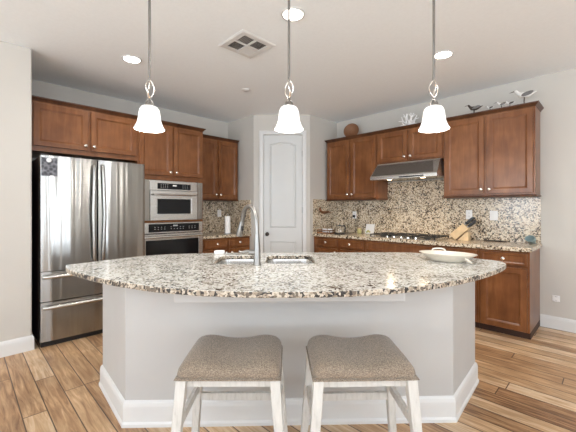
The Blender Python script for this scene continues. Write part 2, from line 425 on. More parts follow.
# pantry door
dr = obj('door_1', dbox(B(), D0 + .004, D1 - .004, -.045, -.012, .006, DTOP - .004), M_door, bevel=.002); dr['kind'] = 'structure'
def arch_panel(bm, a0, a1, z0, z1, rise, o=-.012):
    """moulded raised panel whose top edge is an arch"""
    def ring(i, out):
        pts = [DP(a0 + i, out, z0 + i), DP(a1 - i, out, z0 + i)]
        for k in range(13):
            t = 1 - k / 12; a = a0 + i + (a1 - a0 - 2 * i) * t
            pts.append(DP(a, out, z1 - i - rise * (2 * t - 1) ** 2))
        return pts
    loft(bm, [ring(0, o - .006), ring(0, o + .0005), ring(.012, o + .012), ring(.026, o + .003), ring(.045, o + .006)])
bm = B(); arch_panel(bm, D0 + .10, D1 - .10, 1.0, 2.345, .045)
for k in (1, 2, 3):
    a = D0 + .10 + (D1 - D0 - .20) * k / 4
    dbox(bm, a - .003, a + .003, -.008, -.0035, 1.06, 2.25)
p = obj('door_panel', bm, M_door, dr, bevel=0)
bm = B(); arch_panel(bm, D0 + .10, D1 - .10, .22, .79, 0); obj('door_panel', bm, M_door, dr)
bm = B(); q = DP(D0 + .06, -.012, .905)
kn = Matrix.Translation(q) @ Matrix((( dg.x, 0, dn.x, 0), (dg.y, 0, dn.y, 0), (0, 1, 0, 0), (0, 0, 0, 1)))
lathe(bm, [(.031, 0), (.031, .006), (.012, .010), (.011, .03), (.024, .038), (.030, .052), (.024, .066), (.004, .071)], n=20)
bmesh.ops.transform(bm, matrix=kn, verts=bm.verts)
kb = obj('door_knob', bm, M_bronze, dr, smooth=.6); kb['label'] = 'dark round door knob'
for z in (.25, 1.28, 2.16):
    bm = B(); dbox(bm, D1 - .008, D1 + .006, -.012, .004, z - .045, z + .045); obj('hinge', bm, M_nickel, dr)
cas = B()
CW = .058
for a0, a1 in ((D0 - CW, D0), (D1, D1 + CW)):
    dbox(cas, a0, a1, 0, .014, 0, DTOP + CW); 
    dbox(cas, a0 + (.0 if a0 < D0 - .01 else CW - .014), a0 + (.014 if a0 < D0 - .01 else CW), .014, .022, 0, DTOP + CW)
dbox(cas, D0, D1, 0, .014, DTOP, DTOP + CW); dbox(cas, D0 - CW, D1 + CW, .014, .022, DTOP + CW - .014, DTOP + CW)
struct('trim_1', cas, M_white, bevel=.003)

# ------------------------------------------------------------------ cabinets
FRAME = .058
def dprof(d): return [(0, d - .004), (.003, d), (FRAME - .006, d), (FRAME + .001, d - .006), (FRAME + .004, d - .0065), (FRAME + .010, d - .013), (FRAME + .012, d - .0135)]
def fprof(d): return [(0, d - .004), (.003, d), (.022, d), (.027, d - .004), (.034, d - .006), (.036, d - .006)]
def knob(parent, w, u, d, z):
    bm = B(); lathe(bm, [(.008, 0), (.006, .004), (.0055, .012), (.016, .018), (.0185, .024), (.014, .031), (.003, .034)], n=16)
    o = PW(w, u, d, z); out = Vector((0, -1, 0) if w == 'R' else (1, 0, 0)); al = Vector((1, 0, 0) if w == 'R' else (0, -1, 0))
    m = Matrix.Translation(o) @ Matrix(((al.x, 0, out.x, 0), (al.y, 0, out.y, 0), (0, 1, 0, 0), (0, 0, 0, 1)))
    bmesh.ops.transform(bm, matrix=m, verts=bm.verts)
    k = obj('knob', bm, M_knob, parent, smooth=.9); k['label'] = 'small round nickel knob'; return k
def doors(t, w, u0, u1, z0, z1, d, n=2, gap=.026, mx=.016, knobz=None, single=None):
    """overlay doors on the face frame; knobs at the meeting stiles"""
    wd = (u1 - u0 - 2 * mx - (n - 1) * gap) / n
    for i in range(n):
        a = u0 + mx + i * (wd + gap); b = a + wd
        o = obj('door', panel(B(), w, a, b, z0, z1, d + .001, dprof(d + .021)), M_wood, t)
        side = (b - .028 if i == 0 else a + .028) if n == 2 else single(a, b)
        knob(o, w, side, d + .021, knobz)
    return t
TOPB, CR = 2.375, 2.412
CROWN = [(TOPB - .004, 0.0), (TOPB, .006), (TOPB + .008, .010), (TOPB + .024, .026), (TOPB + .028, .030), (CR, .032)]
def upper(w, u0, u1, z0, depth, label, e0=0, e1=0, rail=True, name='upper_cabinet', group=None, knob_up=.05):
    t = thing(name, label, 'cabinet', PW(w, (u0 + u1) / 2, depth / 2, z0), group)
    obj('body', wbox(B(), w, u0, u1, 0, depth, z0, TOPB), M_wood, t, bevel=.001)
    doors(t, w, u0, u1, z0 + .018, TOPB - .022, depth, knobz=z0 + .018 + knob_up)
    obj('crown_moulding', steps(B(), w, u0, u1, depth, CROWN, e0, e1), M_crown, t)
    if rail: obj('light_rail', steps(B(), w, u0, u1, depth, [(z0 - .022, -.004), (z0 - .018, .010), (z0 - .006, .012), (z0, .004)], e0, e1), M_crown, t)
    return t
W3 = .914; XA = 1.357
upper('R', XA, XA + W3, 1.45, .315, 'tall cherry two-door wall cabinet beside pantry door, under the wicker bowl', e0=1)
upper('R', XA + W3, XA + 2 * W3, 1.93, .315, 'short cherry two-door wall cabinet directly above steel range hood', rail=False)
upper('R', XA + 2 * W3, XA + 3 * W3, 1.45, .315, 'tall cherry two-door wall cabinet carrying the bird figurines on top', e1=1)
upper('L', 1.34, 2.118, 1.447, .315, 'tall cherry two-door wall cabinet above paper towel, beside wall ovens', e0=.3)

# tall oven cabinet
OD = .62; OU0, OU1 = 2.16, 3.045
t = thing('oven_cabinet', 'tall cherry cabinet housing the built-in microwave and wall oven', 'cabinet', PW('L', (OU0 + OU1) / 2, OD / 2, 0))
bm = B()
wbox(bm, 'L', OU0, OU0 + .02, 0, OD, 0, TOPB); wbox(bm, 'L', OU1 - .02, OU1, 0, OD, 0, TOPB); wbox(bm, 'L', OU0 + .02, OU1 - .02, 0, .02, .1, TOPB)
for z0, z1 in ((.10, .13), (.385, .42), (1.125, 1.15), (1.66, 1.72), (TOPB - .03, TOPB)): wbox(bm, 'L', OU0 + .02, OU1 - .02, .02, OD, z0, z1)
wbox(bm, 'L', (OU0 + OU1) / 2 - .03, (OU0 + OU1) / 2 + .03, OD - .02, OD, 1.72, TOPB - .03)
obj('body', bm, M_wood, t)
obj('toe_kick', wbox(B(), 'L', OU0 + .02, OU1 - .02, .02, OD - .07, 0, .10), M_wood_in, t)
doors(t, 'L', OU0, OU1, 1.722, TOPB - .022, OD, knobz=1.765)
o = obj('drawer', panel(B(), 'L', OU0 + .016, OU1 - .016, .135, .38, OD + .001, fprof(OD + .021)), M_wood, t); knob(o, 'L', (OU0 + OU1) / 2, OD + .021, .26)
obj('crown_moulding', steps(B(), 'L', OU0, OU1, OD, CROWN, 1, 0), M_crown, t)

# cabinet over the refrigerator, with its tall side panel
t = thing('upper_cabinet', 'deep cherry two-door cabinet over the steel refrigerator', 'cabinet', PW('L', 3.54, OD / 2, 1.88))
FU0, FU1 = 3.046, 4.075
obj('body', wbox(B(), 'L', FU0, FU1 - .022, 0, OD, 1.875, TOPB), M_wood, t)
doors(t, 'L', FU0, FU1 - .012, 1.925, TOPB - .022, OD, knobz=1.975, mx=.018)
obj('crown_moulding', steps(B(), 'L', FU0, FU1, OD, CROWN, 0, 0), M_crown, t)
obj('side_panel', wbox(B(), 'L', FU1 - .021, FU1, 0, OD + .01, 0, TOPB - .005), M_wood, t)

def base(w, u0, u1, label, fronts, dd=None, end=False):
    """base cabinet: body, toe kick, drawers on top, doors below; fronts = list of (u0,u1,knob u or None)"""
    t = thing('base_cabinet', label, 'cabinet', PW(w, (u0 + u1) / 2, .3, 0))
    obj('body', wbox(B(), w, u0, u1, 0, .60, .07, .872), M_wood, t)
    obj('toe_kick', wbox(B(), w, u0, u1, 0, .555, 0, .07), M_wood_in, t)
    for a, b, k in fronts:
        o = obj('drawer', panel(B(), w, a, b, .728, .852, .601, fprof(.621)), M_wood, t)
        if k: knob(o, w, k, .621, .79)
    for a, b, k in dd or []:
        o = obj('door', panel(B(), w, a, b, .078, .703, .601, dprof(.621)), M_wood, t)
        knob(o, w, k, .621, .65)
    return t
base('L', 1.318, 2.155, 'cherry base cabinet with two drawers below the paper towel', [(1.345, 1.71, 1.53), (1.745, 2.135, 1.93)], [(1.345, 1.71, 1.68), (1.745, 2.135, 1.78)])
base('R', 1.322, 2.25, 'cherry base cabinet with two drawers nearest the pantry door', [(1.372, 1.785, 1.58), (1.835, 2.225, 2.01)], [(1.372, 1.785, 1.755), (1.835, 2.225, 1.865)])
base('R', 2.252, 3.18, 'cherry base cabinet with a plain front below the gas cooktop', [(2.27, 3.16, None)], [(2.27, 2.70, 2.67), (2.73, 3.16, 2.76)])
base('R', 3.182, 3.64, 'cherry base cabinet below the knife block', [(3.20, 3.625, 3.41)], [(3.20, 3.625, 3.23)])
base('R', 3.642, 4.095, 'cherry base cabinet at the open end of the counter, below teal dish', [(3.668, 4.075, 3.875)], [(3.668, 4.075, 3.70)])

# countertops, splashes
def slab(name, poly, z0, z1, mat, holes=(), bevel=.006):
    bm = B(); loops = [poly] + list(holes); E_ = []
    for lp in loops:
        v = [bm.verts.new((x, y, z0)) for x, y in lp]
        E_ += [bm.edges.new((v[i], v[(i + 1) % len(v)])) for i in range(len(v))]
    bmesh.ops.triangle_fill(bm, use_beauty=True, use_dissolve=False, edges=E_)
    r = bmesh.ops.extrude_face_region(bm, geom=bm.faces[:])
    bmesh.ops.translate(bm, verts=[g for g in r['geom'] if isinstance(g, bmesh.types.BMVert)], vec=(0, 0, z1 - z0))
    return obj(name, bm, mat, bevel=bevel, seg=3)
tag(slab('countertop', [(AR + .001, -.001), (AR + .001, -.64), (4.115, -.64), (4.115, -.001)], .873, .914, M_gran), 'tan speckled granite countertop along the cooktop wall', 'countertop')
tag(slab('countertop', [(.001, -AL - .001), (.64, -AL - .001), (.64, -2.157), (.001, -2.157)], .873, .914, M_gran), 'short tan granite countertop between oven cabinet and pantry', 'countertop')
tag(obj('backsplash', wbox(B(), 'R', AR + .021, 4.105, .001, .02, .915, 1.4265), M_gran), 'long speckled granite backsplash along the cooktop wall', 'backsplash')
tag(obj('backsplash', wbox(B(), 'R', XA + W3 + .002, XA + 2 * W3 - .002, .001, .02, 1.427, 1.689), M_gran), 'upper granite splash panel right under the range hood', 'backsplash')
tag(obj('backsplash', wbox(B(), 'R', AR + .001, AR + .02, .001, .625, .915, 1.452), M_gran), 'side granite splash on pantry wall carrying the carved hook', 'backsplash')
tag(obj('backsplash', wbox(B(), 'L', AL + .021, 2.157, .001, .02, .915, 1.423), M_gran), 'short granite backsplash behind the paper towel', 'backsplash')
tag(obj('backsplash', wbox(B(), 'L', AL + .001, AL + .02, .001, .625, .915, 1.44), M_gran), 'side granite splash on the pantry wall beside the paper towel', 'backsplash')

# ------------------------------------------------------------------ refrigerator
F0, F1 = 3.075, 4.03; FM = 3.553; FD = .93
t = thing('refrigerator', 'stainless steel french-door refrigerator with two bottom drawers', 'refrigerator', PW('L', FM, .45, 0))
obj('cabinet_shell', wbox(B(), 'L', F0 + .006, F1 - .004, .04, .868, .02, 1.79), M_darkbody, t)
def bow(w, u0, u1, z0, z1, d0, d1, bulge, n=12, round_=.012):
    """door skin slightly bowed outward across its width with rolled edges"""
    bm = B(); fr = []
    for k in range(n + 1):
        tt = k / n; u = u0 + (u1 - u0) * tt; s = 2 * tt - 1
        e = min(tt, 1 - tt) * (u1 - u0)
        rr = round_ - math.sqrt(max(0, round_ ** 2 - max(0, round_ - e) ** 2)) if e < round_ else 0
        fr.append((u, d1 - bulge * s * s - rr))
    fr2 = [(u0, d1 - bulge - round_)] + [(u0 + round_ * .35, d1 - bulge - round_ * .25)] + [(u, d) for u, d in fr if u0 + round_ < u < u1 - round_] + [(u1 - round_ * .35, d1 - bulge - round_ * .25)] + [(u1, d1 - bulge - round_)]
    poly = [(u0, d0)] + fr2 + [(u1, d0)]
    return loft(bm, [[PW(w, u, d, z0) for u, d in poly], [PW(w, u, d, z1) for u, d in poly]])
def vhandle(u, z0, z1, d, bend):
    pts = spline([PW('L', u, d + .004, z0), PW('L', u + bend * .2, d + .042, z0 + .035), PW('L', u + bend * .7, d + .052, z0 + (z1 - z0) * .3), PW('L', u + bend, d + .055, (z0 + z1) / 2), PW('L', u + bend * .7, d + .052, z0 + (z1 - z0) * .7), PW('L', u + bend * .2, d + .042, z1 - .035), PW('L', u, d + .004, z1)], 5)
    return tube(B(), pts, .0165, 12)
def hhandle(w, u0, u1, z, d, out=.05, r=.012, sag=.0):
    pts = spline([PW(w, u0, d + .003, z), PW(w, u0 + .02, d + out * .85, z), PW(w, (u0 + u1) / 2, d + out, z - sag), PW(w, u1 - .02, d + out * .85, z), PW(w, u1, d + .003, z)], 6)
    return tube(B(), pts, r, 12)
for a, b, hu, bd, side in ((FM + .0025, F1, FM + .036, .014, 1), (F0, FM - .0025, FM - .036, -.014, -1)):
    o = obj('door', bow('L', a, b, .712, 1.797, .875, FD + .014, .014), M_steel, t, smooth=.7)
    obj('handle', vhandle(hu, .77, 1.74, FD - .002, bd), M_steel, o, smooth=1.2)
obj('hinge_cover', wbox(B(), 'L', F1 - .07, F1 - .01, .80, .92, 1.798, 1.812), M_darkbody, t)
for z0, z1 in ((.428, .706), (.055, .420)):
    o = obj('drawer', bow('L', F0, F1, z0, z1, .875, FD + .012, .012), M_steel, t, smooth=.7)
    obj('handle', hhandle('L', F0 + .04, F1 - .04, z1 - .045, FD, r=.018), M_steel_h, o, smooth=1.2)
obj('grille', wbox(B(), 'L', F0 + .01, F1 - .01, .80, .90, .0, .05), M_black, t)
o = tag(obj('fridge_note', hexa(B(), [PW('L', u, d, z) for z in (1.605, 1.775) for u, d in ((3.90, .9432), (4.022, .9335), (4.022, .9345), (3.90, .9442))]), M_card, origin=PW('L', 3.965, FD, 1.6)), 'dark patterned paper card stuck high on the refrigerator door', 'note')
bm = B(); lathe(bm, [(.02, 0), (.02, .006), (.014, .010), (.002, .011)], n=16)
bmesh.ops.transform(bm, matrix=Matrix.Translation(PW('L', 3.965, FD + .0092, 1.752)) @ Matrix.Rotation(PI / 2, 4, 'Y'), verts=bm.verts)
tag(obj('magnet', bm, M_plate, origin=PW('L', 3.965, FD, 1.748)), 'round white magnet holding the dark card on the refrigerator', 'magnet')

# ------------------------------------------------------------------ microwave and oven
t = thing('microwave', 'built-in stainless microwave above the wall oven', 'microwave', PW('L', 2.573, .4, 1.155))
AU0, AU1 = 2.185, 3.02; AM = (AU0 + AU1) / 2; A = OD
bm = B(); wbox(bm, 'L', AU0, AU1, .10, A + .004, 1.153, 1.657); obj('housing', bm, M_darkbody, t)
for u0, u1 in ((AU0 - .006, 2.262), (2.905, AU1)): obj('side_trim', wbox(B(), 'L', u0, u1, A + .005, A + .022, 1.151, 1.657), M_steel, t, bevel=.002)
obj('control_panel', wbox(B(), 'L', 2.264, 2.903, A + .005, A + .024, 1.532, 1.655), M_steel_h, t, bevel=.002)
dp = obj('display', wbox(B(), 'L', 2.36, 2.81, A + .024, A + .026, 1.548, 1.622), M_blackglass, t)
def button(u0, u1, z0, z1, nm='button', mt=None): obj(nm, wbox(B(), 'L', u0, u1, A + .0262, A + .0268, z0, z1), mt or M_mark, dp)
for r in (0, 1, 2):
    for c in range(4):
        button(2.675 + c * .028, 2.684 + c * .028, 1.562 + r * .02, 1.567 + r * .02)
        if c < 3: button(2.40 + c * .032, 2.412 + c * .032, 1.562 + r * .02, 1.566 + r * .02)
button(2.56, 2.61, 1.588, 1.606, 'clock_window', M_plate)
o = obj('door', panel(B(), 'L', 2.264, 2.903, 1.153, 1.528, A + .005, [(0, A + .026), (.003, A + .028), (.08, A + .028), (.083, A + .026)]), M_steel_h, t)
obj('window', wbox(B(), 'L', 2.36, 2.812, A + .0262, A + .0285, 1.235, 1.425), M_blackglass, o, bevel=.001)
obj('handle', hhandle('L', 2.30, 2.87, 1.478, A + .026, .045, .010), M_steel_h, o, smooth=1.2)
t = thing('built_in_oven', 'built-in stainless wall oven beneath the microwave', 'oven', PW('L', 2.573, .4, .42))
obj('housing', wbox(B(), 'L', AU0, AU1, .10, A + .004, .424, 1.123), M_darkbody, t)
obj('control_panel', wbox(B(), 'L', AU0 - .006, AU1, A + .005, A + .024, .992, 1.122), M_steel_h, t, bevel=.002)
dp = obj('display', wbox(B(), 'L', 2.235, 2.92, A + .024, A + .026, 1.006, 1.108), M_blackglass, t)
for c in range(14):
    for r in (0, 1):
        if c not in (3, 9) and not (r == 1 and 5 < c < 8): button(2.29 + c * .042, 2.303 + c * .042, 1.040 + r * .024, 1.045 + r * .024)
button(2.545, 2.605, 1.074, 1.092, 'clock_window')
o = obj('door', panel(B(), 'L', AU0 - .006, AU1, .425, .984, A + .005, [(0, A + .030), (.003, A + .034), (.062, A + .034), (.066, A + .031)]), M_steel_h, t)
obj('window', wbox(B(), 'L', 2.245, 2.955, A + .0312, A + .0335, .50, .905), M_blackglass, o, bevel=.001)
obj('handle', hhandle('L', AU0 + .03, AU1 - .03, .945, A + .032, .05, .012), M_steel_h, o, smooth=1.2)

# ------------------------------------------------------------------ range hood and cooktop
HX0, HX1 = XA + W3 + .006, XA + 2 * W3 - .006
t = thing('range_hood', 'stainless under-cabinet range hood with dark sloped front above the cooktop', 'range hood', (2.73, -.25, 1.69))
bm = B()
prof = [(.021, 1.926), (.36, 1.926), (.365, 1.915), (.525, 1.735), (.525, 1.692), (.49, 1.690), (.47, 1.70), (.021, 1.70)]
loft(bm, [[(HX0 + (.02 if z > 1.8 else 0), -d, z) for d, z in prof], [(HX1 - (.02 if z > 1.8 else 0), -d, z) for d, z in prof]])
obj('shell', bm, M_steel_h, t, bevel=.002)
bm = B(); 
def hs(u, s, lift):
    d = .365 + .16 * s; z = 1.915 - .18 * s; return (u, -(d + lift * .747), z + lift * .664)
hexa(bm, [hs(HX0 + .03, .08, .0005), hs(HX1 - .10, .08, .0005), hs(HX1 - .05, .90, .0005), hs(HX0 + .012, .90, .0005), hs(HX0 + .03, .08, .003), hs(HX1 - .10, .08, .003), hs(HX1 - .05, .90, .003), hs(HX0 + .012, .90, .003)])
M_hoodglass = plain('dark polished hood steel', (.27, .25, .235), .2, metal=1); obj('sloped_panel', bm, M_hoodglass, t)
bm = B(); box(bm, 2.70, 3.02, -.527, -.5251, 1.704, 1.720); obj('control_strip', bm, M_black, t)
for x in (2.50, 2.96):
    bm = B(); lathe(bm, [(.03, 1.692), (.03, 1.699)], (x, -.40, 0), 20); lp = obj('lamp_lens', bm, M_hoodlamp, t)
    d = bpy.data.lights.new('hood_lamp', 'SPOT'); d.energy = 13; d.color = (1, .74, .46); d.spot_size = 2.5; d.spot_blend = .8; d.shadow_soft_size = .03
    lo = bpy.data.objects.new('hood_lamp', d); C.objects.link(lo); lo.location = (x, -.36, 1.685); lo.rotation_euler = (-.45, 0, 0)
t = thing('gas_cooktop', 'black gas cooktop with iron grates set in the granite counter', 'cooktop', (2.735, -.33, .914))
obj('plate', box(B(), 2.285, 3.185, -.575, -.075, .9145, .922), M_steel_h, t, bevel=.003)
for gx in (2.30, 2.595, 2.89):
    bm = B()
    for yy in (-.555, -.325, -.105): box(bm, gx, gx + .28, yy - .006, yy + .006, .945, .957)
    for xx in (gx + .006, gx + .14, gx + .274): box(bm, xx - .006, xx + .006, -.561, -.099, .945, .957)
    for xx in (gx + .006, gx + .274):
        for yy in (-.555, -.105): box(bm, xx - .007, xx + .007, yy - .007, yy + .007, .922, .945)
    obj('grate', bm, M_iron, t)
for x, y in ((2.44, -.22), (2.44, -.44), (3.03, -.22), (3.03, -.44)):
    bm = B(); lathe(bm, [(.045, .922), (.045, .932), (.03, .938), (.03, .942), (.002, .943)], (x, y, 0), 20); obj('burner', bm, M_iron, t)
for k in range(5):
    bm = B(); lathe(bm, [(.020, .922), (.019, .944), (.014, .947), (.002, .9475)], (2.545 + k * .095, -.535 + .0 * k, 0), 16)
    obj('control_knob', bm, M_knob, t, smooth=.7)

# ------------------------------------------------------------------ island
def outline(front_n=48):
    ctl = [(-1.555, 2.265), (-1.45, 2.12), (-1.30, 1.99), (-1.02, 1.795), (-.72, 1.635), (-.46, 1.548), (-.2, 1.508), (0, 1.502), (.2, 1.508), (.46, 1.548), (.72, 1.635), (1.02, 1.795), (1.33, 2.02), (1.53, 2.21), (1.595, 2.33)]
    p = [(v.x, v.y) for v in spline([(x, y, 0) for x, y in ctl], 5)]
    p += [(1.57, 2.42), (1.47, 2.52), (1.20, 2.80), (1.12, 2.85), (.95, 2.872), (-.60, 2.872), (-1.0, 2.80), (-1.20, 2.70), (-1.42, 2.44)]
    return p
def rrect(x0, x1, y0, y1, r, n=6):
    pts = []
    for cx, cy, a in ((x1 - r, y1 - r, 0), (x0 + r, y1 - r, PI / 2), (x0 + r, y0 + r, PI), (x1 - r, y0 + r, 1.5 * PI)):
        for k in range(n + 1): b = a + PI / 2 * k / n; pts.append((cx + r * math.cos(b), cy + r * math.sin(b)))
    return pts
BOWLS = [(-.545, -.215, 2.285, 2.70, .075), (-.165, .205, 2.285, 2.70, .085)]
holes = [[II(*q) for q in rrect(*b)] for b in BOWLS]
o = slab('island_countertop', [II(*q) for q in outline()], .884, .914, M_gran_island, holes, bevel=.007)
tag(o, 'broad curved light granite countertop on the kitchen island', 'countertop')
M_gran_edge = granite('shaded granite edge', (.60, .53, .43), (.17, .135, .10), (.38, .31, .23), (.025, .02, .017), (.24, .46, .66), rough=.5, sc=80)  # darker granite for the slab's side faces, their shade put into the colour
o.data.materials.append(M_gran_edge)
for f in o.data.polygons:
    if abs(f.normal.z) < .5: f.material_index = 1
IB = [(-1.005, 1.98), (1.032, 1.985), (1.440, 2.42), (1.12, 2.78), (-1.10, 2.78), (-1.395, 2.44)]
t = thing('kitchen_island', 'greige kitchen island base with angled ends and tall white baseboard', 'island', (*II(0, 2.4), 0))
sb = [(-.66, 2.19), (.32, 2.19)]
bm = B(); rim0 = [(*II(*q), 0.0) for q in IB]; rim1 = [(*II(*q), .8838) for q in IB]
inn = [(-.93, 2.03), (.95, 2.035), (1.33, 2.43), (1.07, 2.73), (-1.05, 2.73), (-1.29, 2.45)]
loft(bm, [rim0, rim1, [(*II(*q), .8838) for q in inn], [(*II(*q), .55) for q in inn]])
obj('body', bm, M_island, t, bevel=.006, seg=2)
ibp = [II(*q) for q in IB]
bp = [(0, 0), (.022, 0), (.022, .018), (.015, .030), (.015, .118), (.011, .138), (.005, .148), (0, .152)]
obj('baseboard', sweep(B(), ibp[::-1] if False else ibp, bp, closed=True), M_white, t)
bm = B(); q = [II(-.604, 1.66), II(.60, 1.66), II(.60, 1.972), II(-.604, 1.972)]; prism(bm, q, .822, .8836)
obj('support_ledge', bm, M_island, t, bevel=.004)
# sink
t = thing('kitchen_sink', 'double-bowl stainless sink set under the island granite', 'sink', (*II(-.17, 2.49), .68))
for (x0, x1, y0, y1, r) in BOWLS:
    def ring(i, z, rr): return [(*II(*q), z) for q in rrect(x0 + i, x1 - i, y0 + i, y1 - i, rr)]
    bm = B(); e = .006
    rings = [ring(-.022, .8825, r + .022), ring(e, .8825, r - e), ring(e + .004, .86, r - e), ring(.016, .72, r - .012), ring(.03, .695, r - .02), ring(.06, .688, r - .03),
             ring(.055, .684, r - .03), ring(.025, .691, r - .02), ring(.011, .715, r - .008), ring(0, .855, r), ring(-.022, .878, r + .022)]
    loft(bm, rings + [rings[0]], cap=False)
    # bottom plates
    loft(bm, [ring(.06, .688, r - .03), ring(.06, .684, r - .03)])
    bb = obj('bowl', bm, M_sink, t, smooth=.8)
    bm = B(); cx, cy = II((x0 + x1) / 2, (y0 + y1) / 2); lathe(bm, [(.042, .6885), (.04, .6905), (.03, .690), (.028, .689), (.002, .689)], (cx, cy, 0), 20); obj('drain', bm, M_nickel, t)
# faucet
fx, fy = -.218, 2.235
def FPt(x, y, z): return (*II(fx + x, fy + y), .9145 + z)
t = thing('kitchen_faucet', 'tall brushed nickel gooseneck faucet standing at the island sink', 'faucet', FPt(0, 0, 0))
bm = B(); c0 = FPt(0, 0, 0)
lathe(bm, [(.030, 0), (.030, .006), (.0245, .010), (.0235, .07), (.0228, .10), (.0195, .16), (.0165, .21)], c0, 24); obj('body', bm, M_nickel, t, smooth=.8)
neck = spline([FPt(0, 0, .205), FPt(-.003, .003, .28), FPt(-.012, .02, .345), FPt(-.036, .055, .390), FPt(-.072, .10, .398), FPt(-.105, .148, .367), FPt(-.118, .172, .315), FPt(-.125, .182, .285)], 6)
obj('spout', tube(B(), neck, .0155, 14), M_nickel, t, smooth=1.2)
a, b = Vector(FPt(-.125, .182, .287)), Vector(FPt(-.150, .20, .180))
hd = obj('spray_head', tube(B(), [a, a.lerp(b, .1), a.lerp(b, .55), a.lerp(b, .92), b], [.017, .018, .021, .025, .022], 16), M_nickel, t, smooth=.8)
q = a.lerp(b, .45); bm = B(); rbox(bm, .014, .014, .035, .004, 2, center=q + Vector(IW(.012, -.018)).to_3d() - Vector(IW(0, 0)).to_3d()); obj('spray_button', bm, M_black, hd)
obj('lever_hub', tube(B(), [FPt(-.015, .0, .085), FPt(-.055, 0, .087)], [.02, .018], 14), M_nickel, t, smooth=.8)
obj('lever', tube(B(), spline([FPt(-.05, 0, .088), FPt(-.066, 0, .094), FPt(-.10, -.01, .088), FPt(-.125, -.012, .094)], 5), [.010] * 8 + [.009] * 4 + [.007] * 4, 10), M_nickel, t, smooth=.8)
# ribbed sponge block at the far rim
bm = B(); x, y = II(-.585, 2.80); rbox(bm, .085, .05, .028, .008, 3); bmesh.ops.rotate(bm, verts=bm.verts, matrix=Matrix.Rotation(PI / 4, 3, 'Z')); bmesh.ops.translate(bm, verts=bm.verts, vec=(x, y, .929))
tag(obj('sponge', bm, M_paper, origin=(x, y, .914), smooth=.8), 'white sponge lying at the far edge of the island counter', 'sponge')
# oval platter with handles
def dish():
    c = IW(1.165, 2.40); ax = (Vector(IW(.34, -.29)) - Vector(IW(0, 0))).normalized(); ay = Vector((-ax.y, ax.x))
    t = thing('serving_dish', 'cream oval ceramic serving dish with loop handles on island counter', 'dish', (*c, .9145))
    K = .84
    def ring(a, b, z, n=40):
        return [(c[0] + K * (ax.x * a * math.cos(2 * PI * k / n) + ay.x * b * math.sin(2 * PI * k / n)), c[1] + K * (ax.y * a * math.cos(2 * PI * k / n) + ay.y * b * math.sin(2 * PI * k / n)), .9145 + z * K) for k in range(n)]
    bm = B(); loft(bm, [ring(.125, .085, 0), ring(.135, .092, .004), ring(.175, .118, .030), ring(.215, .145, .058), ring(.232, .158, .066), ring(.235, .160, .070), ring(.222, .149, .067), ring(.17, .112, .034), ring(.12, .078, .010)])
    obj('bowl', bm, M_ceramic, t, smooth=1.2)
    for s, dy in ((-1, .10), (1, -.10)):
        def q(a, b, z): return (c[0] + K * (ax.x * a + ay.x * b), c[1] + K * (ax.y * a + ay.y * b), .9145 + z * K)
        bm = B()
        if s < 0: pts = [q(-.16, .112, .066), q(-.15, .128, .083), q(-.105, .148, .088), q(-.065, .154, .082), q(-.055, .146, .066)]
        else: pts = [q(.165, -.108, .045), q(.20, -.118, .030), q(.21, -.105, .016), q(.185, -.075, .018), q(.17, -.06, .036)]
        obj('handle', tube(bm, spline(pts, 5), .0065, 10), M_ceramic, t, smooth=1.2)
dish()

# ------------------------------------------------------------------ stools
def make_stool():
    t = thing('counter_stool', '', 'stool', (0, 0, 0), None)
    def sad(p):
        k = max(0.0, (p.z + .02) / .06)
        x = abs(p.x) / .228; y = p.y / .178
        p = p.copy()
        p.z += k * (.018 * math.exp(-((x - .66) / .33) ** 2) - .012 - .012 * (y < 0) * y * y)
        p.x *= 1 - .05 * k; p.y *= 1 - .03 * k
        p.z = max(p.z, -.036)
        return p
    bm = B(); rbox(bm, .462, .358, .084, .036, 10, sad, (0, 0, .598)); obj('seat', bm, M_tweed, t, smooth=1.0)
    bm = B(); rbox(bm, .468, .364, .008, .0039, 5, None, (0, 0, .568)); obj('welt', bm, M_tweed, t, smooth=True)
    bm = B()
    for s in (-1, 1):
        box(bm, -.19, .19, s * .140 - .012, s * .140 + .012, .525, .562)
        box(bm, s * .19 - .012, s * .19 + .012, -.140, .140, .525, .562)
    obj('apron', bm, M_wash, t)
    for sx in (-1, 1):
        for sy in (-1, 1):
            def sq(cx, cy, z, a, b): return [(cx - a, cy - b, z), (cx + a, cy - b, z), (cx + a, cy + b, z), (cx - a, cy + b, z)]
            bm = B(); loft(bm, [sq(sx * .248, sy * .192, 0, .018, .018), sq(sx * .205, sy * .152, .562, .0225, .022)])
            obj('leg', bm, M_wash, t, bevel=.003)
    f = lambda z: (.248 - (.043) * z / .562, .192 - .040 * z / .562)
    x, y = f(.30); bm = B(); box(bm, -x + .012, x - .012, y - .010, y + .010, .275, .315); obj('stretcher', bm, M_wash, t, bevel=.002)
    x, y = f(.20); bm = B(); box(bm, -x + .012, x - .012, -y - .010, -y + .010, .18, .22); obj('stretcher', bm, M_wash, t, bevel=.002)
    x, y = f(.35)
    for s in (-1, 1): bm = B(); box(bm, s * x - .010, s * x + .010, -y + .012, y - .012, .33, .37); obj('stretcher', bm, M_wash, t, bevel=.002)
    return t
st = make_stool()
st['label'] = 'tweed-topped whitewashed stool, the one on the refrigerator side'; st['group'] = 'counter stools at the island'
st.scale = (1, 1, .972)
x, y = IW(-.262, 1.598); st.location = (x, y, 0); st.rotation_euler = (0, 0, PI / 4)
x, y = IW(.334, 1.598); dup(st, (x, y, 0), PI / 4 + .03, 'tweed-topped whitewashed stool, the one on the cooktop side', 'counter stools at the island')

